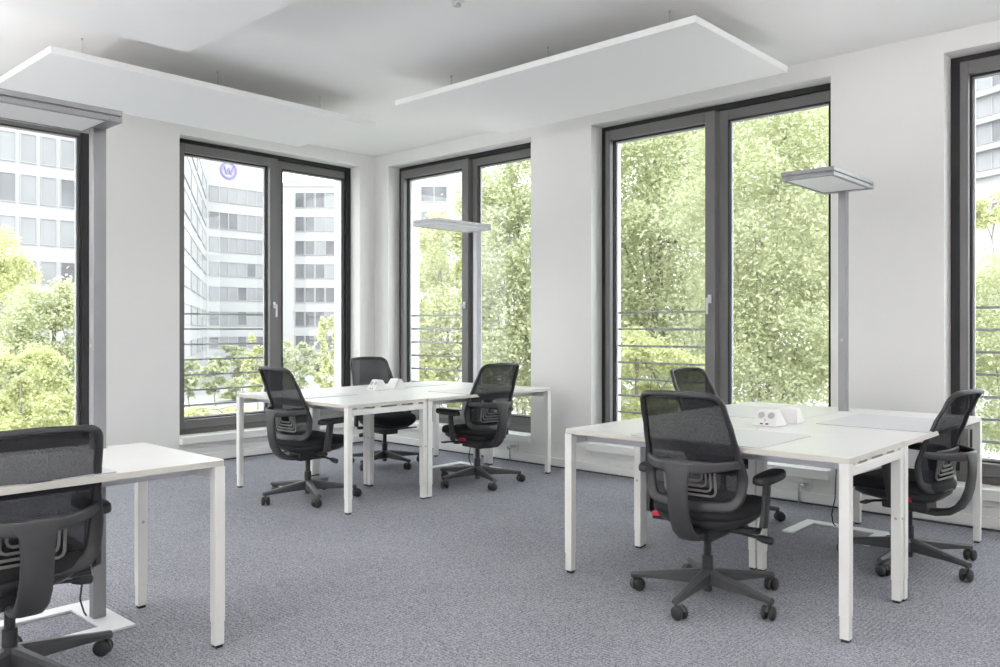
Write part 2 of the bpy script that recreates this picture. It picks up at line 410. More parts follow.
# ------------------------------------------------------------------ desks
L_, D_ = 1.48, .745
def make_desk(label, loc, rz, group, notch=None, D_=.745):
    r = thing('desk', label, 'desk', loc, rz, group)
    hl, hd = L_/2, D_/2
    def rc(cx, cy, a0, rad=.018, n=4): return [(cx+rad*math.cos(R(a0+90*i/n)), cy+rad*math.sin(R(a0+90*i/n))) for i in range(n+1)]
    q = .018
    poly = rc(-hl+q, -hd+q, 180)+rc(hl-q, -hd+q, 270)+rc(hl-q, hd-q, 0)
    if notch is not None:
        n0, n1, dp = notch
        poly += [(n1, hd), (n1, hd-dp), (n0, hd-dp), (n0, hd)]
    poly += rc(-hl+q, hd-q, 90)
    b = MB(); n = len(poly)
    b.prism(poly, .737, .762)
    b.mi = [0, 0]+[1]*n
    b.build('tabletop', [M['desk'], M['edge']], r, bevel=.0015, seg=1)
    LW, LD = .045, .042
    for sx in (-1, 1):
        x0 = sx*(hl-.0006) - (LW if sx > 0 else 0); x1 = x0+LW
        b = MB()
        b.box(x0, x1, -hd+.002+LD, hd-.002-LD, .684, .725)
        for yy in (-.26, -.10, .10, .26): b.box(x0+.005, x1-.005, yy-.028, yy+.028, .725, .7368)
        b.build('end_rail', M['legw'], r, bevel=.003)
        for sy in (-1, 1):
            y0 = sy*(hd-.0006) - (LD if sy > 0 else 0); y1 = y0+LD
            b = MB(); b.box(x0, x1, y0, y1, .105, .7365); b.box(x0+.0022, x1-.0022, y0+.0022, y1-.0022, .012, .105)
            lg = b.build('leg', M['legw'], r, bevel=.003)
            b = MB(); b.box(x0+.007, x1-.007, y0+.007, y1-.007, 0, .012); b.build('leg_glide', M['dark'], lg)
            if sy > 0:
                for TT in (TR((x0+x1)/2, y0, .40) @ Matrix.Rotation(R(90), 4, 'X'), Matrix.Translation((x1 if sx > 0 else x0, (y0+y1)/2, .40)) @ Matrix.Rotation(R(90)*sx, 4, 'Y')):
                    b = MB(); b.lathe([(.007, 0), (.007, .0025), (.003, .003)], 12, TT); b.build('leg_bolt', M['socket'], lg)
    b = MB()
    for yy in (-.20, .20): b.box(-hl+.002+LW, hl-.002-LW, yy-.02, yy+.02, .690, .7366)
    b.build('crossbar', M['alul'], r, bevel=.002)
    return r
GR, GM, GD = 'white desks of the right cluster', 'white desks of the far cluster', 'white desks of the left cluster'
RX, RY = -1.968, 3.462
MX, MY = -5.375, 3.498
PY = 5.44
def cluster(X, Y, py, g, labs, DA):
    make_desk(labs[0], (X, Y+DA/2, 0), 0, g, None, DA)
    cy = Y+DA+.002+L_/2
    n = py-cy
    make_desk(labs[1], (X+D_/2+.002, cy, 0), PI/2, g, (n-.032, n+.032, .034))
    make_desk(labs[2], (X-D_/2-.002, cy, 0), -PI/2, g, (-n-.032, -n+.032, .034))
cluster(RX, RY, PY, GR, ['white desk at the front of the right cluster, broadside to the viewpoint', 'white desk of the right cluster at the right, under the lamp, its user facing left',
                     'white desk of the right cluster behind the power blocks, next to the big window'], .705)
cluster(MX, MY, 5.55, GM, ['white desk at the front of the far cluster, its end towards the left window', 'white desk of the far cluster at the right, nearest the plain wall pillar',
                      'white desk of the far cluster in the room corner between two windows'], .745)
make_desk('white desk at the lower left with the near chair pulled up to it', (-3.094-D_/2, 1.722-L_/2, 0), PI/2, GD, (1.50-(1.722-L_/2)-.035, 1.50-(1.722-L_/2)+.035, .062))

# desk pads
def pad(x0, x1, y0, y1, label):
    b = MB(); q = .02
    def rc(cx, cy, a0): return [(cx+q*math.cos(R(a0+30*i)), cy+q*math.sin(R(a0+30*i))) for i in range(4)]
    hx, hy = (x1-x0)/2, (y1-y0)/2
    b.prism(rc(-hx+q, -hy+q, 180)+rc(hx-q, -hy+q, 270)+rc(hx-q, hy-q, 0)+rc(-hx+q, hy-q, 90), 0, .0035)
    b.mi = [0, 0]+[1]*(len(b.f)-2)
    o = b.build('desk_pad', [M['mat'], M['socket']], None, smooth=0, loc=((x0+x1)/2, (y0+y1)/2, .7622))
    tag(o, label, 'desk pad', 'pale desk pads')
pad(-2.31, -1.62, 3.475, 4.06, 'pale pad on the front desk of the right cluster')
pad(-1.813, -1.235, 4.58, 5.28, 'pale pad on the right-hand desk of the right cluster, before the lamp')
pad(-2.70, -2.19, 4.607, 5.30, 'pale pad on the desk behind the power blocks beside the big window')
pad(-5.97, -5.28, 3.51, 4.10, 'pale pad on the front desk of the far cluster')
pad(-5.14, -4.645, 4.70, 5.39, 'pale pad on the right-hand desk of the far cluster')
pad(-6.10, -5.60, 4.70, 5.39, 'pale pad on the corner desk of the far cluster')
pad(-3.70, -3.11, .62, 1.30, 'pale pad on the lower left desk')

# power blocks
def power(label, loc, rz):
    r = thing('power_block', label, 'power block', loc, rz, 'white desk power blocks')
    b = MB(); w0, w1 = .069, .054
    vs = [(-w0, 0, 0), (w0, 0, 0), (w0, .145, 0), (-w0, .145, 0), (-w1, .052, .088), (w1, .052, .088), (w1, .09, .088), (-w1, .09, .088)]
    b.add(vs, [(3,2,1,0),(4,5,6,7),(0,1,5,4),(1,2,6,5),(2,3,7,6),(3,0,4,7)])
    b.build('housing', M['power'], r, bevel=.006, seg=3)
    ang = math.atan2(.088, .052)
    def on(u, s):            # point on the sloping face
        return Matrix.Translation((u,   .052*s, .088*s)) @ Matrix.Rotation(ang, 4, 'X')
    for u in (-.029, .029):
        b = MB(); b.lathe([(.0, -.004), (.017, -.004), (.0195, .003), (.0175, .0035), (.016, .0008), (0, .0008)], 20, on(u, .66))
        b.build('socket', M['socket'], r)
    for u in (-.016, .016):
        b = MB(); b.box(-.008, .008, -.004, .004, -.002, .0012, on(u, .17)); b.build('usb_port', M['dark'], r)
    b = MB(); b.lathe([(.006, -.001), (.006, .0015)], 12, on(0, .38)); b.build('indicator', M['socket'], r)
power('white power block on the right cluster, its two sockets facing the viewpoint', (-1.970, 4.265, .762), R(-2))
power('white power block on the right cluster, turned away behind the one with visible sockets', (-1.960, 4.635, .762), PI+R(4))
power('white power block on the far cluster, the left one of the pair', (-5.59, 4.46, .762), R(-4))
power('white power block on the far cluster, the right one of the pair', (-5.585, 4.81, .762), PI)

# ------------------------------------------------------------------ floor lamps
def lamp(label, post, head_c, zh, foot, pm='alu'):
    """post (x,y); head_c centre of the head; foot = (bar y, back x extents, prong length)"""
    r = thing('floor_lamp', label, 'floor lamp', (post[0], post[1], 0), 0, 'grey office floor lamps')
    b = MB(); b.box(-.024, .024, -.028, .028, .012, zh+.012)
    p = b.build('post', M[pm], r, bevel=.003)
    b = MB(); b.lathe([(.007, 0), (.007, .002)], 12, Matrix.Translation((0, -.0285, 1.22)) @ Matrix.Rotation(R(90), 4, 'X')); b.build('switch', M['socket'], p)
    hx, hy = head_c[0]-post[0], head_c[1]-post[1]
    a, c = .158, .335
    b = MB(); b.box(hx-a, hx+a, hy-c, hy+c, zh+.028, zh+.052); b.box(hx-a+.006, hx+a-.006, hy-c+.006, hy+c-.006, zh+.022, zh+.028)
    # lower frame with an opening for the diffuser
    e = .022
    b.box(hx-a, hx+a, hy-c, hy-c+e, zh, zh+.022); b.box(hx-a, hx+a, hy+c-e*2.6, hy+c, zh, zh+.022)
    b.box(hx-a, hx-a+e, hy-c+e, hy+c-e*2.6, zh, zh+.022); b.box(hx+a-e, hx+a, hy-c+e, hy+c-e*2.6, zh, zh+.022)
    hd = b.build('lamp_head', M[pm], r, bevel=.002)
    b = MB(); b.box(hx-a+e, hx+a-e, hy-c+e, hy+c-e*2.6, zh+.004, zh+.018); b.build('diffuser', M['diff'], hd)
    fx0, fx1, fy0, fy1, pl, pw = foot
    b = MB()
    q = [(fx0, fy1-pl), (fx0+pw, fy1-pl), (fx0+pw, fy0), (fx1-pw, fy0), (fx1-pw, fy1-pl), (fx1, fy1-pl), (fx1, fy1), (fx0, fy1)]
    b.prism([(x-post[0], y-post[1]) for x, y in q], .0005, .012); b.build('foot', M['foot'], r, bevel=.002)
    b = MB(); b.tube([(-.03, -.035, .52), (-.034, -.05, .2), (-.055, -.055, .09), (-.05, -.04, .03), (-.035, -.035, .016)], .0035, 8); b.build('cable', M['dark'], r)
    return r
lamp('grey floor lamp rising through the right desk cluster against the wall', (-1.969, PY), (-1.945, 5.125), 2.177, (-2.225, -1.69, 5.41, 5.49, .41, .075))
lamp('pale grey floor lamp rising through the far desk cluster before a window', (-5.377, 5.55), (-5.305, 5.165), 2.187, (-5.65, -5.11, 5.52, 5.60, .44, .08), 'alul')
lamp('grey floor lamp at the left picture edge behind the near chair', (-3.806, 1.50), (-3.765, 1.19), 2.182, (-4.07, -3.59, 1.455, 1.575, .42, .085))

# ------------------------------------------------------------------ office chair
def lerp_tab(tab, z):
    if z <= tab[0][0]: return tab[0][1]
    for (a, va), (c, vc) in zip(tab, tab[1:]):
        if z <= c:
            t = (z-a)/(c-a); t = t*t*(3-2*t)*.5+t*.5
            return va+(vc-va)*t
    return tab[-1][1]
YP = [(.42, -.205), (.50, -.182), (.58, -.180), (.68, -.205), (.80, -.250), (.90, -.296), (1.0, -.346)]
def SB(x, z): return (x, lerp_tab(YP, z)+.045*(x/.24)**2, z)
def rounded(poly, rads, n=7):
    out = []; k = len(poly)
    for i in range(k):
        p = Vector(poly[i]); a = (Vector(poly[i-1])-p); c = (Vector(poly[(i+1) % k])-p)
        la, lc = a.length, c.length; a.normalize(); c.normalize()
        rr = min(rads[i], la*.48, lc*.48)
        p0, p1 = p+a*rr, p+c*rr
        for j in range(n+1):
            t = j/n; out.append(p0*(1-t)**2 + p*2*t*(1-t) + p1*t*t)
    return out
def subdivide(path, step):
    out = []; n = len(path)
    for i in range(n):
        a, c = Vector(path[i]), Vector(path[(i+1) % n]); m = max(1, int((c-a).length/step))
        out += [a+(c-a)*(j/m) for j in range(m)]
    return out
RING = rounded([(-.192, .968), (0, .976), (.192, .968), (.222, .72), (.234, .58), (.212, .46), (0, .448), (-.212, .46), (-.234, .58), (-.222, .72)],
               [.05, .05, .05, .08, .05, .11, .05, .11, .05, .08])
RING = subdivide([(p.x, p.y) for p in RING], .03)
def halfw(z):
    xs = []
    n = len(RING)
    for i in range(n):
        a, c = RING[i], RING[(i+1) % n]
        if (a[1]-z)*(c[1]-z) <= 0 and abs(a[1]-c[1]) > 1e-9:
            t = (z-a[1])/(c[1]-a[1]); xs.append(abs(a[0]+(c[0]-a[0])*t))
    return max(xs) if xs else .01

def make_chair():
    r = thing('office_chair', '', 'chair', (0, 0, 0), 0, 'black mesh task chairs')
    # --- backrest
    P = [SB(p[0], p[1]) for p in RING]
    def wd(i): 
        z = P[i][2]; t = min(1, max(0, (z-.60)/.12)); return .050*(1-t)+.026*t
    b = MB(); b.sweep(P, wd, .022, lambda i: (0, -1, .25), True, sec=12); b.build('back_frame', M['plastic'], r, smooth=50)
    b = MB()
    def fm(u, v):
        z = .460+v*(.966-.460); h = halfw(z)-.006; x = (u*2-1)*h
        p = SB(x, z); return (p[0], p[1]+.006, p[2])
    b.grid(fm, 14, 26); b.build('mesh_panel', M['mesh'], r, smooth=180)
    # nested lumbar ribs seen through the lower mesh
    b = MB()
    for k, (hw, zb) in enumerate(((.125, .502), (.104, .524), (.083, .546), (.062, .568))):
        path = [(-hw, .645), (-hw, zb+.02), (-hw+.006, zb+.006), (-hw+.02, zb), (hw-.02, zb), (hw-.006, zb+.006), (hw, zb+.02), (hw, .645)]
        pts = []
        for (x, z) in path:
            p = SB(x, z); pts.append((p[0], p[1]-.020, p[2]))
        b.sweep(pts, .011, .008, (0, -1, 0), sec=8)
    lb = b.build('lumbar_support', M['lumbar'], r, smooth=40)
    b = MB()
    pts = [SB(-.15+.3*i/8, .645) for i in range(9)]
    b.sweep([(p[0], p[1]-.020, p[2]) for p in pts], .03, .012, (0, -1, 0), sec=8)
    b.build('lumbar_slider', M['plastic'], lb)
    # hoop + spine behind the back
    b = MB(); hp = []
    for i in range(25):
        a = -1+2*i/24; x = .226*a
        e = (1-abs(a)**2.6)
        p = SB(x, .655); hp.append((x, p[1]-.115*e-.004, .655-.012*e))
    b.sweep(hp, lambda i: .040+.016*(1-abs(-1+2*i/24)), .018, lambda i: (-(hp[min(i+1,24)][1]-hp[max(i-1,0)][1]), (hp[min(i+1,24)][0]-hp[max(i-1,0)][0]), 0), sec=12)
    sp = [(0, -.316, .660), (0, -.322, .61), (0, -.320, .54), (0, -.310, .46), (0, -.292, .40), (0, -.262, .348), (0, -.215, .312), (0, -.15, .298), (0, -.06, .300)]
    def nsp(i):
        a, c = Vector(sp[max(i-1, 0)]), Vector(sp[min(i+1, len(sp)-1)]); t = c-a; return (0, t.z, -t.y)
    b.sweep(sp, lambda i: [.15, .108, .098, .098, .10, .10, .098, .09, .08][i], lambda i: [.018, .022, .026, .03, .034, .038, .04, .042, .04][i], nsp, sec=12)
    b.build('back_bracket', M['shell'], r, smooth=50)
    # --- seat
    def superell(hx, hy, n=40, e=3.2):
        out = []
        for i in range(n):
            a = 2*PI*i/n; c, s = math.cos(a), math.sin(a)
            out.append((hx*math.copysign(abs(c)**(2/e), c), hy*math.copysign(abs(s)**(2/e), s)))
        return out
    def cushion(prof, hx, hy, cy, warp):
        b = MB(); n = 40; vs = []; fs = []
        for (k, z) in prof:
            for (x, y) in superell(hx*k, hy*k, n): vs.append((x, y+cy, z+warp(x, y)))
        m = len(prof)
        for j in range(m-1):
            fs += [(j*n+i, j*n+(i+1) % n, (j+1)*n+(i+1) % n, (j+1)*n+i) for i in range(n)]
        fs += [tuple(range(n-1, -1, -1)), tuple((m-1)*n+i for i in range(n))]
        b.add(vs, fs); return b
    wp = lambda x, y: -.035*max(0, y-.12)**2/.02*1.0 + .012*(x/.24)**2
    cushion([(.93, .385), (.985, .392), (1.0, .410), (.985, .432), (.94, .446), (.80, .453), (.4, .452)], .245, .245, .035, wp).build('seat', M['fabric'], r, smooth=60)
    cushion([(.55, .325), (.80, .34), (.95, .368), (.955, .384), (.9, .386)], .235, .235, .03, wp).build('seat_pan', M['plastic'], r, smooth=60)
    b = MB(); b.box(-.075, .075, -.12, .12, .272, .335); b.lathe([(.036, .262), (.036, .30)], 18)
    tm = b.build('tilt_mechanism', M['plastic'], r, bevel=.012, seg=3)
    b = MB(); b.box(-.245, -.205, -.10, -.06, .352, .374); b.build('adjustment_tab', M['red'], tm, bevel=.004)
    tm.children[0]['label'] = 'red adjustment tab'
    # levers
    b = MB(); b.tube([(.07, .03, .305), (.16, .04, .298), (.25, .05, .286)], .0075, 10)
    b.lathe([(.0, 0), (.012, .002), (.0185, .03), (.0185, .072), (.012, .078), (0, .079)], 14, Matrix.Translation((.225, .047, .289)) @ Matrix.Rotation(R(97), 4, 'Y'))
    b.build('lever', M['plastic'], r)
    b = MB(); b.tube([(-.07, .10, .31), (-.15, .12, .318), (-.21, .13, .322)], .007, 10); b.box(-.275, -.195, .112, .148, .316, .328)
    b.build('lever', M['plastic'], r, bevel=.003)
    # arms
    for s in (-1, 1):
        b = MB()
        b.sweep([(s*.10, -.02, .345), (s*.19, -.03, .337), (s*.262, -.035, .338), (s*.288, -.034, .362), (s*.292, -.026, .43), (s*.293, -.004, .565)],
                .055, lambda i: [.022, .024, .028, .03, .028, .026][i], lambda i: [(0, 0, 1), (0, 0, 1), (s*.5, 0, 1), (s, 0, .3), (s, 0, 0), (s, 0, 0)][i], sec=10)
        ar = b.build('armrest', M['plastic'], r, smooth=45)
        b = MB(); n = 28
        prof = [(.85, .563), (.97, .567), (1, .578), (.97, .592), (.86, .598)]
        vs = []
        for (k, z) in prof:
            for (x, y) in superell(.048*k, .132*(1-(1-k)*.4), n, 3.4): vs.append((s*.291+x, y+.03+0*x, z+.012*((y)/.12)**2*(.5 if y > 0 else -.35)))
        fs = []
        for j in range(4): fs += [(j*n+i, j*n+(i+1) % n, (j+1)*n+(i+1) % n, (j+1)*n+i) for i in range(n)]
        fs += [tuple(range(n-1, -1, -1)), tuple(4*n+i for i in range(n))]
        b.add(vs, fs); b.build('arm_pad', M['dark'], ar, smooth=60)
    for ch in r.children: ch.location.z = .028
    # --- column and star base
    b = MB(); b.lathe([(.026, .09), (.026, .20), (.0255, .205), (.0185, .206), (.0185, .30)], 20); b.build('gas_cylinder', M['dark'], r, smooth=40)
    b = MB(); b.lathe([(.018, .035), (.021, .037), (.021, .062), (.036, .066), (.05, .10), (.046, .132), (.03, .14)], 24); b.build('base_hub', M['base'], r, smooth=40)
    for k in range(5):
        T = Matrix.Rotation(2*PI*k/5, 4, 'Z')
        b = MB()
        st = [(.03, .052, .072, .140), (.10, .050, .072, .131), (.20, .043, .073, .117), (.30, .036, .072, .102), (.366, .033, .068, .094)]
        vs = []
        for (x, w, z0, z1) in st:
            h = w/2; vs += [(x, -h, z0+.006), (x, -h*.8, z0), (x, h*.8, z0), (x, h, z0+.006), (x, h, z1-.010), (x, h*.45, z1), (x, -h*.45, z1), (x, -h, z1-.010)]
        fs = []
        for j in range(4): fs += [(j*8+i, j*8+(i+1) % 8, (j+1)*8+(i+1) % 8, (j+1)*8+i) for i in range(8)]
        fs += [tuple(range(7, -1, -1)), tuple(32+i for i in range(8))]
        b.add(vs, fs, T)
        lg = b.build('base_leg', M['base'], r, smooth=30)
        b = MB(); ca = [.6, 2.2, 3.9, 1.2, 5.1][k]
        C = T @ TR(.352, 0, 0) @ Matrix.Rotation(ca, 4, 'Z')
        b.lathe([(.009, .05), (.009, .08)], 10, C)
        for s in (-1, 1):
            b.lathe([(0, -.012), (.023, -.012), (.030, -.007), (.032, 0), (.030, .007), (.023, .012), (0, .012)], 20, C @ Matrix.Translation((.018, s*.0175, .032)) @ Matrix.Rotation(R(90), 4, 'X'))
        hood = [(.018+.0345*math.cos(R(a)), .032+.0345*math.sin(R(a))) for a in range(20, 211, 19)]
        hood += [(.018+.022*math.cos(R(a)), .032+.022*math.sin(R(a))) for a in range(210, 19, -19)]
        b.prism(hood, -.006, .006, C @ Matrix.Rotation(R(90), 4, 'X'), 1)
        b.build('caster', [M['rubber'], M['castor']], lg, smooth=40)
    return r

CH = make_chair()
chairs = [  # x, y, facing (deg, 0 = +Y), base twist, lowered back, label
    (-1.945, 3.60, 4, 60, 0, 'black mesh chair at the front of the right cluster, its back to the viewpoint'),
    (-1.415, 4.89, 84, 48, .035, 'black mesh chair seen from the side at the right end of the right cluster'),
    (-2.70, 5.22, -96, 20, 0, 'black mesh chair mostly hidden behind the front chair of the right cluster'),
    (-5.325, 3.645, 0, 50, 0, 'black mesh chair at the left front of the far cluster, before the left window'),
    (-6.08, 5.02, -97, 70, 0, 'black mesh chair in the room corner behind the far desks, facing the viewpoint'),
    (-4.805, 4.965, 84, 48, 0, 'black mesh chair on the right of the far cluster, beside the plain wall pillar'),
    (-3.35, 1.01, 88, 20, .052, 'large near black mesh chair cut off by the left picture edge'),
]
for i, (x, y, rz, tw, low, lab) in enumerate(chairs):
    if i == 0:
        c = CH; c.location = (x, y, 0); c.rotation_euler = (0, 0, R(rz)); c['label'] = lab
    else:
        c = dup(CH, lab, (x, y, 0), R(rz))
    for ch in c.children:
        if ch.name.startswith('base_leg'): ch.rotation_euler = (0, 0, R(tw-rz))
        if ch.name.split('.')[0] in ('back_frame', 'mesh_panel', 'lumbar_support'): ch.location.z -= low
        if low and ch.name.startswith('back_bracket'): ch.scale.z = .93
        if i == 6 and ch.name.startswith(('back_frame', 'mesh_panel', 'back_bracket')): ch.scale.x = 1.08

# ------------------------------------------------------------------ the world outside
GZ = -4.6
b = MB(); b.box(-260, 120, -120, 260, GZ-.5, GZ); struct(b.build('ground', M['pave'], smooth=0), 'pale pavement and street far below the windows', 'ground')

def building(name, label, p0, p1, deep, z0, z1, wins, wall='concrete_w', slabs=(), winmat=None, parapet=True):
    """face from p0 (left as seen) to p1; wins = list of (s0,s1,z0,z1) on that face in metres"""
    p0, p1 = Vector(p0), Vector(p1); ln = (p1-p0).length; ang = math.atan2(p1.y-p0.y, p1.x-p0.x)
    r = thing(name, label, 'building', (p0.x, p0.y, 0), ang, 'office buildings across the street')
    b = MB(); b.box(0, ln, 0, deep, z0, z1)
    if parapet: b.box(-.1, ln+.1, -.1, deep+.1, z1-.5, z1)
    b.build('facade', M[wall], r)
    for i, (s0, s1, a, c) in enumerate(wins):
        w = MB(); w.box(s0, s1, -.06, 0, a, c)
        mm = winmat[i] if winmat else 'bwin'
        o = w.build('window', M[mm], r)
        f = MB(); t = .07
        f.box(s0-t, s1+t, -.12, 0, a-t, a); f.box(s0-t, s1+t, -.12, 0, c, c+t); f.box(s0-t, s0, -.12, 0, a, c); f.box(s1, s1+t, -.12, 0, a, c)
        f.build('window_frame', M['bmul'], o)
    for (s0, s1, a, c, out) in slabs:
        w = MB(); w.box(s0, s1, -out, 0, a, c); w.build('balcony_slab', M['concrete'], r)
    return r
rnd = random.Random(3)
# block seen through the near left window: face parallel to the left wall
XB = -72.0
def yb(px):
    rx = RT[0]*(px-500)/FPX+FW[0]; ry = RT[1]*(px-500)/FPX+FW[1]; d = XB/rx; return ry*d, d
yA, dA = yb(-60); yE, dE = yb(96)
wins = []; wm = []
for row, (t, bt) in enumerate(((136, 163.5), (176.5, 203.5), (218.5, 244), (261.5, 284), (303, 326))):
    zt_, zb_ = zat(t, 66), zat(bt, 66)
    y = yb(-48)[0]; pitch = yb(41)[0]-yb(20.5)[0]
    off = yb(41)[0]; n = int((off-yA)/pitch)
    for k in range(-n+1, 4):
        s = off+k*pitch - yA
        if s < .2 or s+pitch*.72 > yE-yA: continue
        wins.append((s, s+pitch*.72, zb_, zt_)); wm.append('bwinl' if rnd.random() < .7 else 'bwin')
building('office_block', 'pale office block with square windows outside the near left window', (XB, yA), (XB, yE), 14, GZ, zat(118, 66), wins, winmat=wm, parapet=False)

# block with the purple sign and its side wing
def P(px, d): return lat(px, d)
def rows(ylist, d): return [(zat(y1, d), zat(y0, d)) for y0, y1 in ylist]
d1 = 107.0
p0, p1 = P(207, d1), P(275, 114.0); L1 = (Vector(p1)-Vector(p0)).length
wins = []; wm = []
ROWS = [(188.5, 203), (214, 229.5), (238.5, 252), (263, 276), (287.5, 300), (312, 325), (337, 347)]
for (za, zb_) in rows(ROWS, d1+2.5):
    n = 7; w = (L1-.6)/n
    for k in range(n):
        wins.append((.35+k*w, .35+(k+1)*w-.14, za, zb_)); wm.append('bwin' if rnd.random() < .3 else 'bwinl')
sg = building('office_tower', 'white office tower with window bands and a round purple sign on its parapet', p0, p1, 12, GZ, zat(150, d1), wins, winmat=wm, parapet=False)
b = MB(); cx_ = L1*.30; cz_ = zat(169.5, d1+1.5); rr = 1.05
b.sweep([(cx_+rr*math.cos(2*PI*i/36), -.15, cz_+rr*math.sin(2*PI*i/36)) for i in range(36)], .26, .1, (0, -1, 0), True, sec=8)
zz = [(-.62, .45), (-.30, -.50), (0, .30), (.30, -.50), (.62, .45)]
for a, c in zip(zz, zz[1:]):
    b.sweep([(cx_+a[0], -.15, cz_+a[1]), (cx_+c[0], -.15, cz_+c[1])], .2, .1, (0, -1, 0), sec=8)
b.build('round_sign', M['purple'], sg)['label'] = 'round purple ring sign with a zigzag letter'
# side wing
p0, p1 = P(181.0, 66.0), P(207, 106.0); L2 = (Vector(p1)-Vector(p0)).length
wins = []; wm = []
for k in range(7):
    z_ = zat(ROWS[k][1], d1)
    zt_ = zat(ROWS[k][0], d1)
    for j in range(4):
        s = 2+j*(L2-4)/4; wins.append((s, s+(L2-4)/4-1.2, z_, zt_)); wm.append('bmul')
building('office_wing', 'white side wing with slanting window rows left of the purple-sign tower', p0, p1, 2.5, GZ, zat(150, d1), wins, winmat=wm, parapet=False)
# block in the right leaf of that window
d2 = 114.0
p0, p1 = P(276, d2), P(352, d2); L3 = (Vector(p1)-Vector(p0)).length; mpp = d2/FPX
wins = []; wm = []
for (za, zb_) in rows([(193.3, 207.3), (217.2, 231), (241.3, 254.8), (264.5, 278), (288, 302), (312, 325.8), (336, 349)], d2):
    for k in range(4):
        s = (295.8-276)*mpp+k*10.1*mpp; wins.append((s, s+8.2*mpp, za, zb_)); wm.append('bwin' if k < 2 else ('bwin' if rnd.random() < .5 else 'bwinl'))
o = building('apartment_tower', 'white tower with rows of four windows right of the purple-sign tower', p0, p1, 14, GZ, zat(183, d2), wins, winmat=wm)
b = MB(); b.box(1.2, 2.6, 2, 4, zat(183, d2), zat(178, d2)); b.box(3.2, 8.5, 3, 6, zat(183, d2), zat(180.5, d2)); b.build('roof_plant', M['concrete'], o)
# block seen through the corner window of the right wall
d3 = 109.0; mpp = d3/FPX
p0, p1 = P(396, d3), P(512, d3)
wins = []; wm = []
for (za, zb_) in rows([(187, 201.5), (212, 224), (237, 251.5), (262, 276)], d3):
    for base in (421.5, 484):
        for k in range(3 if base > 450 else 2):
            s = (base-396)*mpp+k*13.2*mpp; wins.append((s, s+11.8*mpp, za, zb_)); wm.append('bwin')
building('white_block', 'white block with paired windows behind the tree in the corner window', p0, p1, 14, GZ, zat(172, d3), wins, winmat=wm)
# block at the far right
d4 = 106.0; mpp = d4/FPX
p0, p1 = P(962, d4), P(1090, d4-16)
wins = []; wm = []; slabs = []
for (t, bt) in ((76, 92), (101, 119), (128, 146), (154, 172)):
    za, zb_ = zat(bt, d4-2), zat(t, d4-2)
    for k in range(7):
        s = 2.3+k*2.3; wins.append((s, s+2.15, za, zb_)); wm.append('bwin' if rnd.random() < .4 else 'bwinl')
    slabs.append((.4, 17.5, za-1.0, za-.35, .8))
building('balcony_block', 'pale block with balcony bands outside the window at the right picture edge', p0, p1, 14, GZ, zat(40, d4), wins, winmat=wm, slabs=slabs)
p0, p1 = P(955, 92), P(1080, 84)
building('low_annex', 'low white annex with one dark window band under the balcony block', p0, p1, 8, GZ, zat(192, 92), [(1+k*2.6, 3.3+k*2.6, zat(214, 90), zat(204, 90)) for k in range(5)], parapet=False)

# trees: crowns of individual leaves on a trunk with branches
def tree(px, d, ytop, ybot, rpx, n, leaf, seed, m, label, trunk=True, name='tree', cat='tree', hollow=.35):
    rn = random.Random(seed)
    x, y = lat(px, d); zt_, zb_ = zat(ytop, d), zat(ybot, d)
    rad = rpx/FPX*d; cz = (zt_+zb_)/2; rz_ = (zt_-zb_)/2
    r = thing(name, label, cat, (x, y, GZ), 0, 'trees and shrubs outside the windows')
    b = MB(); vs = []; fs = []
    npuff = max(16, n//300)
    puffs = []
    for _ in range(npuff):
        while True:
            q = Vector((rn.uniform(-1, 1), rn.uniform(-1, 1), rn.uniform(-1, 1)))
            if hollow < q.length < 1: break
        puffs.append((q, rn.uniform(.18, .34)))
    for i in range(n):
        q, pr = puffs[rn.randrange(npuff)]
        o = Vector((rn.gauss(0, 1), rn.gauss(0, 1), rn.gauss(0, .38))); o.z -= .22*(o.x*o.x+o.y*o.y)*.5; o *= pr*.55
        p = Vector(((q.x+o.x)*rad, (q.y+o.y)*rad, (q.z+o.z)*rz_+cz-GZ))
        nrm = Vector((rn.uniform(-1, 1), rn.uniform(-1, 1), rn.uniform(.1, 1.3))).normalized()
        t = nrm.orthogonal().normalized(); t.rotate(Matrix.Rotation(rn.uniform(0, 6.28), 3, nrm)); bi = nrm.cross(t)
        a = leaf*rn.uniform(.7, 1.3); w = a*.32; k = len(vs)
        vs += [p-t*a*.5, p-t*a*.1+bi*w+nrm*a*.06, p+t*a*.5-nrm*a*.05, p-t*a*.1-bi*w+nrm*a*.06]
        fs.append((k, k+1, k+2, k+3))
    me = bpy.data.meshes.new('foliage'); me.from_pydata(vs, [], fs); me.materials.append(m)
    fo = bpy.data.objects.new('foliage', me); COL.objects.link(fo); fo.parent = r
    b = MB(); h = cz+rz_*.5-GZ
    tr = max(.05, min(.12, rad*.045))
    pts = [(rn.uniform(-.1, .1)*rad*(i > 0), rn.uniform(-.1, .1)*rad*(i > 0), h*i/5) for i in range(6)]
    b.sweep(pts, lambda i: 2*tr*(1-.13*i), lambda i: 2*tr*(1-.13*i), (1, 0, 0), sec=8)
    for k in range(9 if trunk else 5):
        q, pr = puffs[rn.randrange(npuff)]
        s = Vector(pts[rn.randrange(2, 6)]); e = Vector((q.x*rad, q.y*rad, q.z*rz_+cz-GZ))
        mdl = (s+e)/2+Vector((0, 0, .12*rad))
        b.sweep([s, mdl, e], lambda i: tr*(.8-.3*i), lambda i: tr*(.8-.3*i), (.3, .5, .8), sec=6)
    b.build('trunk' if trunk else 'stem', M['bark'], r, smooth=60)
    return r
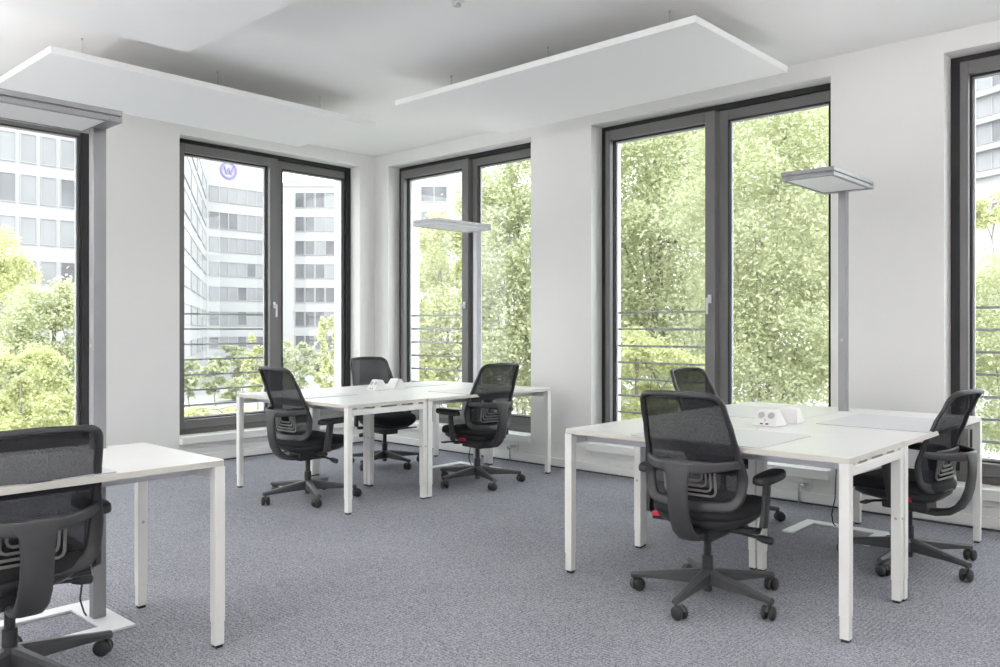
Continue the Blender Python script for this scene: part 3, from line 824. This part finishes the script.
T_ = [
 # wide window (px 603-829)
 (655, 17.0, 60, 420, 95, 12500, .19, 11, 'leaf', 'leafy pale green tree in the left leaf of the wide right window'),
 (775, 12.8, 60, 420, 100, 11500, .15, 12, 'leaf', 'leafy pale green tree in the right leaf of the wide right window'),
 (715, 23.0, 70, 425, 110, 10000, .22, 13, 'leafd', 'grey-green tree standing behind the two trees of the wide right window'),
 (850, 17.0, 90, 430, 90, 6000, .19, 14, 'leafy', 'yellow-green tree hidden partly by the wall right of the wide window'),
 (640, 11.0, 330, 440, 70, 3000, .14, 15, 'leafy', 'bright bushy crown low in the left leaf of the wide right window'),
 # corner window of the right wall
 (520, 16.0, 120, 420, 62, 7000, .18, 16, 'leaf', 'pale green tree filling the right leaf of the corner window'),
 (444, 19.0, 215, 425, 48, 5000, .20, 17, 'leafy', 'yellow-green tree below the white block in the corner window'),
 (570, 20.5, 100, 430, 60, 5000, .19, 18, 'leaf', 'pale green tree hidden by the pillar between the right windows'),
 # far right window
 (1010, 19.0, 252, 450, 80, 6500, .19, 19, 'leaf', 'broad pale green shrubbery low in the window at the right picture edge'),
 (995, 60.0, 182, 236, 26, 1600, .42, 20, 'leafy', 'small yellow-green tree before the balcony block'),
 (930, 25.0, 245, 440, 60, 4000, .22, 21, 'leafd', 'grey-green tree hidden by the pillar before the far right window'),
 # near left window
 (-5, 27.0, 214, 440, 45, 5000, .26, 22, 'leafy', 'tall yellow-green tree at the left picture edge'),
 (58, 25.0, 272, 450, 50, 5500, .25, 23, 'leaf', 'pale green tree right of the taller tree outside the near left window'),
 (110, 30.0, 300, 450, 40, 3000, .28, 24, 'leafd', 'grey-green tree hidden by the wall left of the corner'),
 (25, 20.0, 345, 470, 45, 3500, .20, 25, 'leafy', 'bright green bush low outside the near left window'),
 # left corner window
 (300, 62.0, 334, 396, 24, 2200, .42, 26, 'leafd', 'grey-green tree below the white tower with four-window rows'),
 (327, 55.0, 312, 400, 11, 1500, .36, 27, 'leafy', 'narrow yellow-green tree at the right of the left corner window'),
 (258, 58.0, 326, 398, 12, 1500, .38, 28, 'leafy', 'slim tree beside the mullion of the left corner window'),
 (240, 88.0, 344, 366, 22, 1500, .5, 29, 'leafd', 'wide grey-green shrub at the foot of the purple-sign tower'),
 (188, 56.0, 356, 396, 11, 1200, .5, 30, 'leafd', 'grey-green shrub at the left of the left corner window'),
 (236, 66.0, 378, 404, 16, 1300, .45, 31, 'leaf', 'pale shrub between the railing bars of the left corner window'),
 (216, 62.0, 354, 394, 13, 1500, .45, 34, 'leafd', 'grey-green shrub left of centre in the left corner window'),
 (243, 74.0, 352, 380, 13, 1300, .45, 35, 'leaf', 'pale shrub at the foot of the purple-sign tower, near the mullion'),
 (285, 72.0, 340, 392, 14, 1600, .45, 36, 'leaf', 'pale green tree just right of the mullion of the left corner window'),
 (222, 46.0, 403, 428, 46, 3000, .34, 32, 'leafy', 'bright yellow-green hedge along the bottom of the left corner window'),
 (320, 50.0, 392, 430, 40, 2500, .36, 33, 'leaf', 'pale green hedge behind the corner chair'),
]
for (px, d, yt, ybt, rp, n, lf, sd, m, lab) in T_:
    if d < 35: n, lf = int(n*4.6), lf*.47
    else: n, lf = int(n*1.6), lf*.75
    low = 'shrub' in lab or 'hedge' in lab or 'bush' in lab.split()
    tree(px, d, yt, ybt, rp, n, lf, sd, M[m], lab, not low, 'shrub' if low else 'tree', 'shrub' if low else 'tree')

# ------------------------------------------------------------------ light
W = bpy.data.worlds.new('overcast_sky'); S.world = W; W.use_nodes = True
nt = W.node_tree; bg = nt.nodes['Background']
tc = nt.nodes.new('ShaderNodeTexCoord'); sx = nt.nodes.new('ShaderNodeSeparateXYZ'); rp = nt.nodes.new('ShaderNodeValToRGB')
nt.links.new(tc.outputs['Generated'], sx.inputs[0]); nt.links.new(sx.outputs['Z'], rp.inputs['Fac'])
rp.color_ramp.elements[0].position = 0.0; rp.color_ramp.elements[0].color = (.98, .985, 1.0, 1)
rp.color_ramp.elements[1].position = 1.0; rp.color_ramp.elements[1].color = (.90, .95, 1.0, 1)
nt.links.new(rp.outputs['Color'], bg.inputs['Color']); bg.inputs['Strength'].default_value = 4.4

UP = 82
def area(name, loc, rot, sx_, sy_, power, col=(1, 1, 1)):
    l = bpy.data.lights.new(name, 'AREA'); l.shape = 'RECTANGLE'; l.size = sx_; l.size_y = sy_; l.energy = power; l.color = col
    o = bpy.data.objects.new(name, l); COL.objects.link(o); o.location = loc; o.rotation_euler = rot
    return o
for k, (x, y) in enumerate([(-5.6, -2.2), (-2.6, -2.2), (.4, -2.2), (1.9, 1.0), (1.9, 3.6), (-5.6, -.2), (-2.4, -.6)]):   # unseen fill lights added behind the viewpoint to brighten the ceiling
    area('ceiling_fill', (x, y, 2.25), (PI, 0, 0), .7, .35, UP)
for x, y, z in ((-1.945, 5.125, 2.235), (-5.285, 5.19, 2.245), (-3.765, 1.19, 2.24)):   # weak upward fill lights added over the three lamp heads in view
    area('ceiling_fill', (x, y, z), (PI, 0, 0), .25, .55, 1.5)
sun = bpy.data.lights.new('sun', 'SUN'); sun.energy = 1.6; sun.angle = R(8); sun.color = (1, .96, .88)
so = bpy.data.objects.new('sun', sun); COL.objects.link(so); so.rotation_euler = (R(38), 0, R(48))

# ------------------------------------------------------------------ camera
cd = bpy.data.cameras.new('camera'); cd.sensor_width = 36; cd.lens = FPX*36/1000; cd.shift_y = -(333.5-HY)/1000
cd.clip_end = 600; cd.clip_start = .05
co = bpy.data.objects.new('camera', cd); COL.objects.link(co); co.location = (0, 0, HC); co.rotation_euler = (R(90), 0, YAW)
S.camera = co
S.view_settings.view_transform = 'Standard'; S.view_settings.look = 'None'; S.view_settings.gamma = 1
S.view_settings.use_curve_mapping = False; S.view_settings.exposure = 0.14
S.cycles.max_bounces = 10; S.cycles.diffuse_bounces = 5; S.cycles.glossy_bounces = 4; S.cycles.transparent_max_bounces = 16
S.cycles.sample_clamp_indirect = 8
